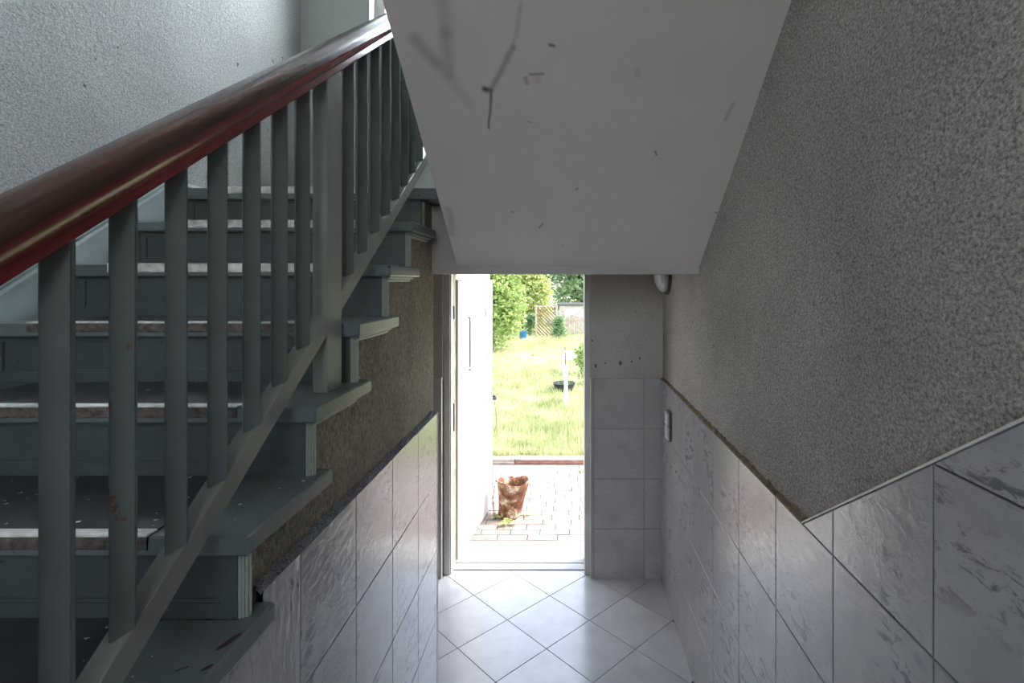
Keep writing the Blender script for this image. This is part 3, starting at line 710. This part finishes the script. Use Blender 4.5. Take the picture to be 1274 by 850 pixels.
# bucket, tub, post in the garden
def lathe(prof, seg=20):
    V, F = [], []
    for r, z in prof:
        V += [(r * math.cos(2 * math.pi * s_ / seg), r * math.sin(2 * math.pi * s_ / seg), z) for s_ in range(seg)]
    for k in range(len(prof) - 1):
        F += [(k * seg + s_, k * seg + (s_ + 1) % seg, (k + 1) * seg + (s_ + 1) % seg, (k + 1) * seg + s_) for s_ in range(seg)]
    F.append(tuple(range(seg))); F.append(tuple(range(len(V) - seg, len(V))))
    return V, F
bb = empty('blue_bucket', (-1.33, 16.4, -.03), 'small blue plastic bucket under the shrubs', 'bucket')
mobj('body', *lathe([(.09, 0), (.13, .24), (.14, .245), (.125, .24), (.085, .02)]), M['blue_plastic'], bb)
mobj('bucket_handle', *tubeg([(.13 * math.cos(t), .02, .23 + .09 * math.sin(t)) for t in [math.pi * k / 8 for k in range(9)]], .004, 5), M['white_paint'], bb)
tb = empty('plant_tub', (-.03, 8.75, -.03), 'low black tub standing in the grass behind the white post', 'tub')
mobj('body', *lathe([(.145, 0), (.185, .125), (.19, .13), (.175, .13), (.14, .03)], 18), M['black'], tb)
plant_in = [((random.uniform(-.12, .12), random.uniform(-.1, .1))) for _ in range(8)]
V, F = [], []
for px, py in plant_in:
    for _ in range(4):
        k = len(V); a = random.uniform(0, 6.28); V += [(px, py, .05), (px + .012, py, .06), (px + .05 * math.cos(a), py + .05 * math.sin(a), random.uniform(.14, .22))]; F.append((k, k + 1, k + 2))
o = mobj('sprouts', V, F, M['leaf_green'], tb); o['kind'] = 'stuff'
ps = empty('garden_post', (.0, 7.65, -.03), 'white painted post with a thin rod on top standing in the lawn', 'post')
mobj('shaft', *bxg(-.028, .028, -.028, .028, 0, .60), M['white_paint'], ps, bevel=.004)
mobj('rod', *tubeg([(-.005, 0, .6), (-.012, 0, .86)], .007, 6), M['metal_dark'], ps)
mobj('crossbar', *bxg(-.11, .0, -.015, .015, .57, .60), M['white_paint'], ps)
tbl = empty('garden_table', (.09, 10.2, -.03), 'low white garden table in the grass behind the white post', 'table')
mobj('tabletop', *bxg(-.17, .22, -.2, .2, .31, .35), M['white_paint'], tbl, bevel=.006)
for sx in (-.14, .19):
    for sy in (-.17, .17): mobj('leg', *bxg(sx - .018, sx + .018, sy - .018, sy + .018, 0, .31), M['white_paint'], tbl)
mobj('folded_cloth', *bxg(-.13, .05, -.1, .1, .351, .47), M['white_paint'], tbl, bevel=.02)

# rusty pail by the door leaf
pl = empty('rusty_pail', (-.432, 4.0, -.004), 'dented rusty metal pail on the bricks next to the open door', 'bucket')
V, F = [], []; seg = 28; lv = [(.078, .0), (.085, .02), (.092, .09), (.101, .17), (.112, .24), (.119, .28)]
for k, (r, z) in enumerate(lv):
    for s_ in range(seg):
        a = 2 * math.pi * s_ / seg; q = r * (1 + .05 * math.sin(3 * a + z * 14) + .03 * math.sin(7 * a + z * 30)); zz = z + (.012 * math.sin(2 * a + 1) + random.uniform(-.004, .004) if k == len(lv) - 1 else 0)
        V.append((q * math.cos(a) + z * .12, q * math.sin(a) * .85, zz))
inner = [(x * .97 + .0008, y * .96, z) for x, y, z in V]
nn = len(V); V += inner
for off in (0, nn):
    for k in range(len(lv) - 1):
        F += [(off + k * seg + s_, off + k * seg + (s_ + 1) % seg, off + (k + 1) * seg + (s_ + 1) % seg, off + (k + 1) * seg + s_) for s_ in range(seg)]
t_ = (len(lv) - 1) * seg
F += [(t_ + s_, t_ + (s_ + 1) % seg, nn + t_ + (s_ + 1) % seg, nn + t_ + s_) for s_ in range(seg)] + [tuple(range(seg)), tuple(range(nn, nn + seg))]
mobj('body', V, F, M['rust'], pl, smooth=True)
mobj('pail_handle', *tubeg([(.135, -.03, .262), (.150, -.05, .268), (.12, -.075, .17), (.085, -.085, .10), (.07, -.085, .06)], .004, 6), M['rust'], pl)
mobj('rim_ear', *tubeg([(-.095, -.02, .27), (-.105, -.03, .30), (-.09, -.02, .275)], .004, 5), M['rust'], pl)
mobj('wire', *tubeg([(-.10, -.05, .27), (-.115, -.06, .15), (-.105, -.06, .05), (-.12, -.03, .0)], .004, 5), M['rust'], pl)
# weed tufts
def weed(loc, nl_, r, label):
    t = empty('weed', loc, label, 'weed')
    for k in range(nl_):
        a = 6.283 * k / nl_ + random.uniform(-.3, .3); L = r * random.uniform(.7, 1.2); wd = L * .2
        c_, s_ = math.cos(a), math.sin(a)
        V = [(0, 0, 0), (c_ * L * .5 - s_ * wd, s_ * L * .5 + c_ * wd, r * .4), (c_ * L, s_ * L, r * .25), (c_ * L * .5 + s_ * wd, s_ * L * .5 - c_ * wd, r * .4)]
        mobj('leaf', V, [(0, 1, 2, 3)], M['leaf_yellow'], t)
weed((-.43, 3.865, -.003), 9, .075, 'yellow-green weed growing between bricks in front of the rusty pail')
weed((-.53, 3.98, -.003), 7, .06, 'small weed between the pail and the door leaf')
weed((-.30, 4.02, -.003), 6, .04, 'tiny weed just right of the rusty pail')
weed((.16, 4.95, -.003), 7, .06, 'small weed on the bricks near the timber kerb')
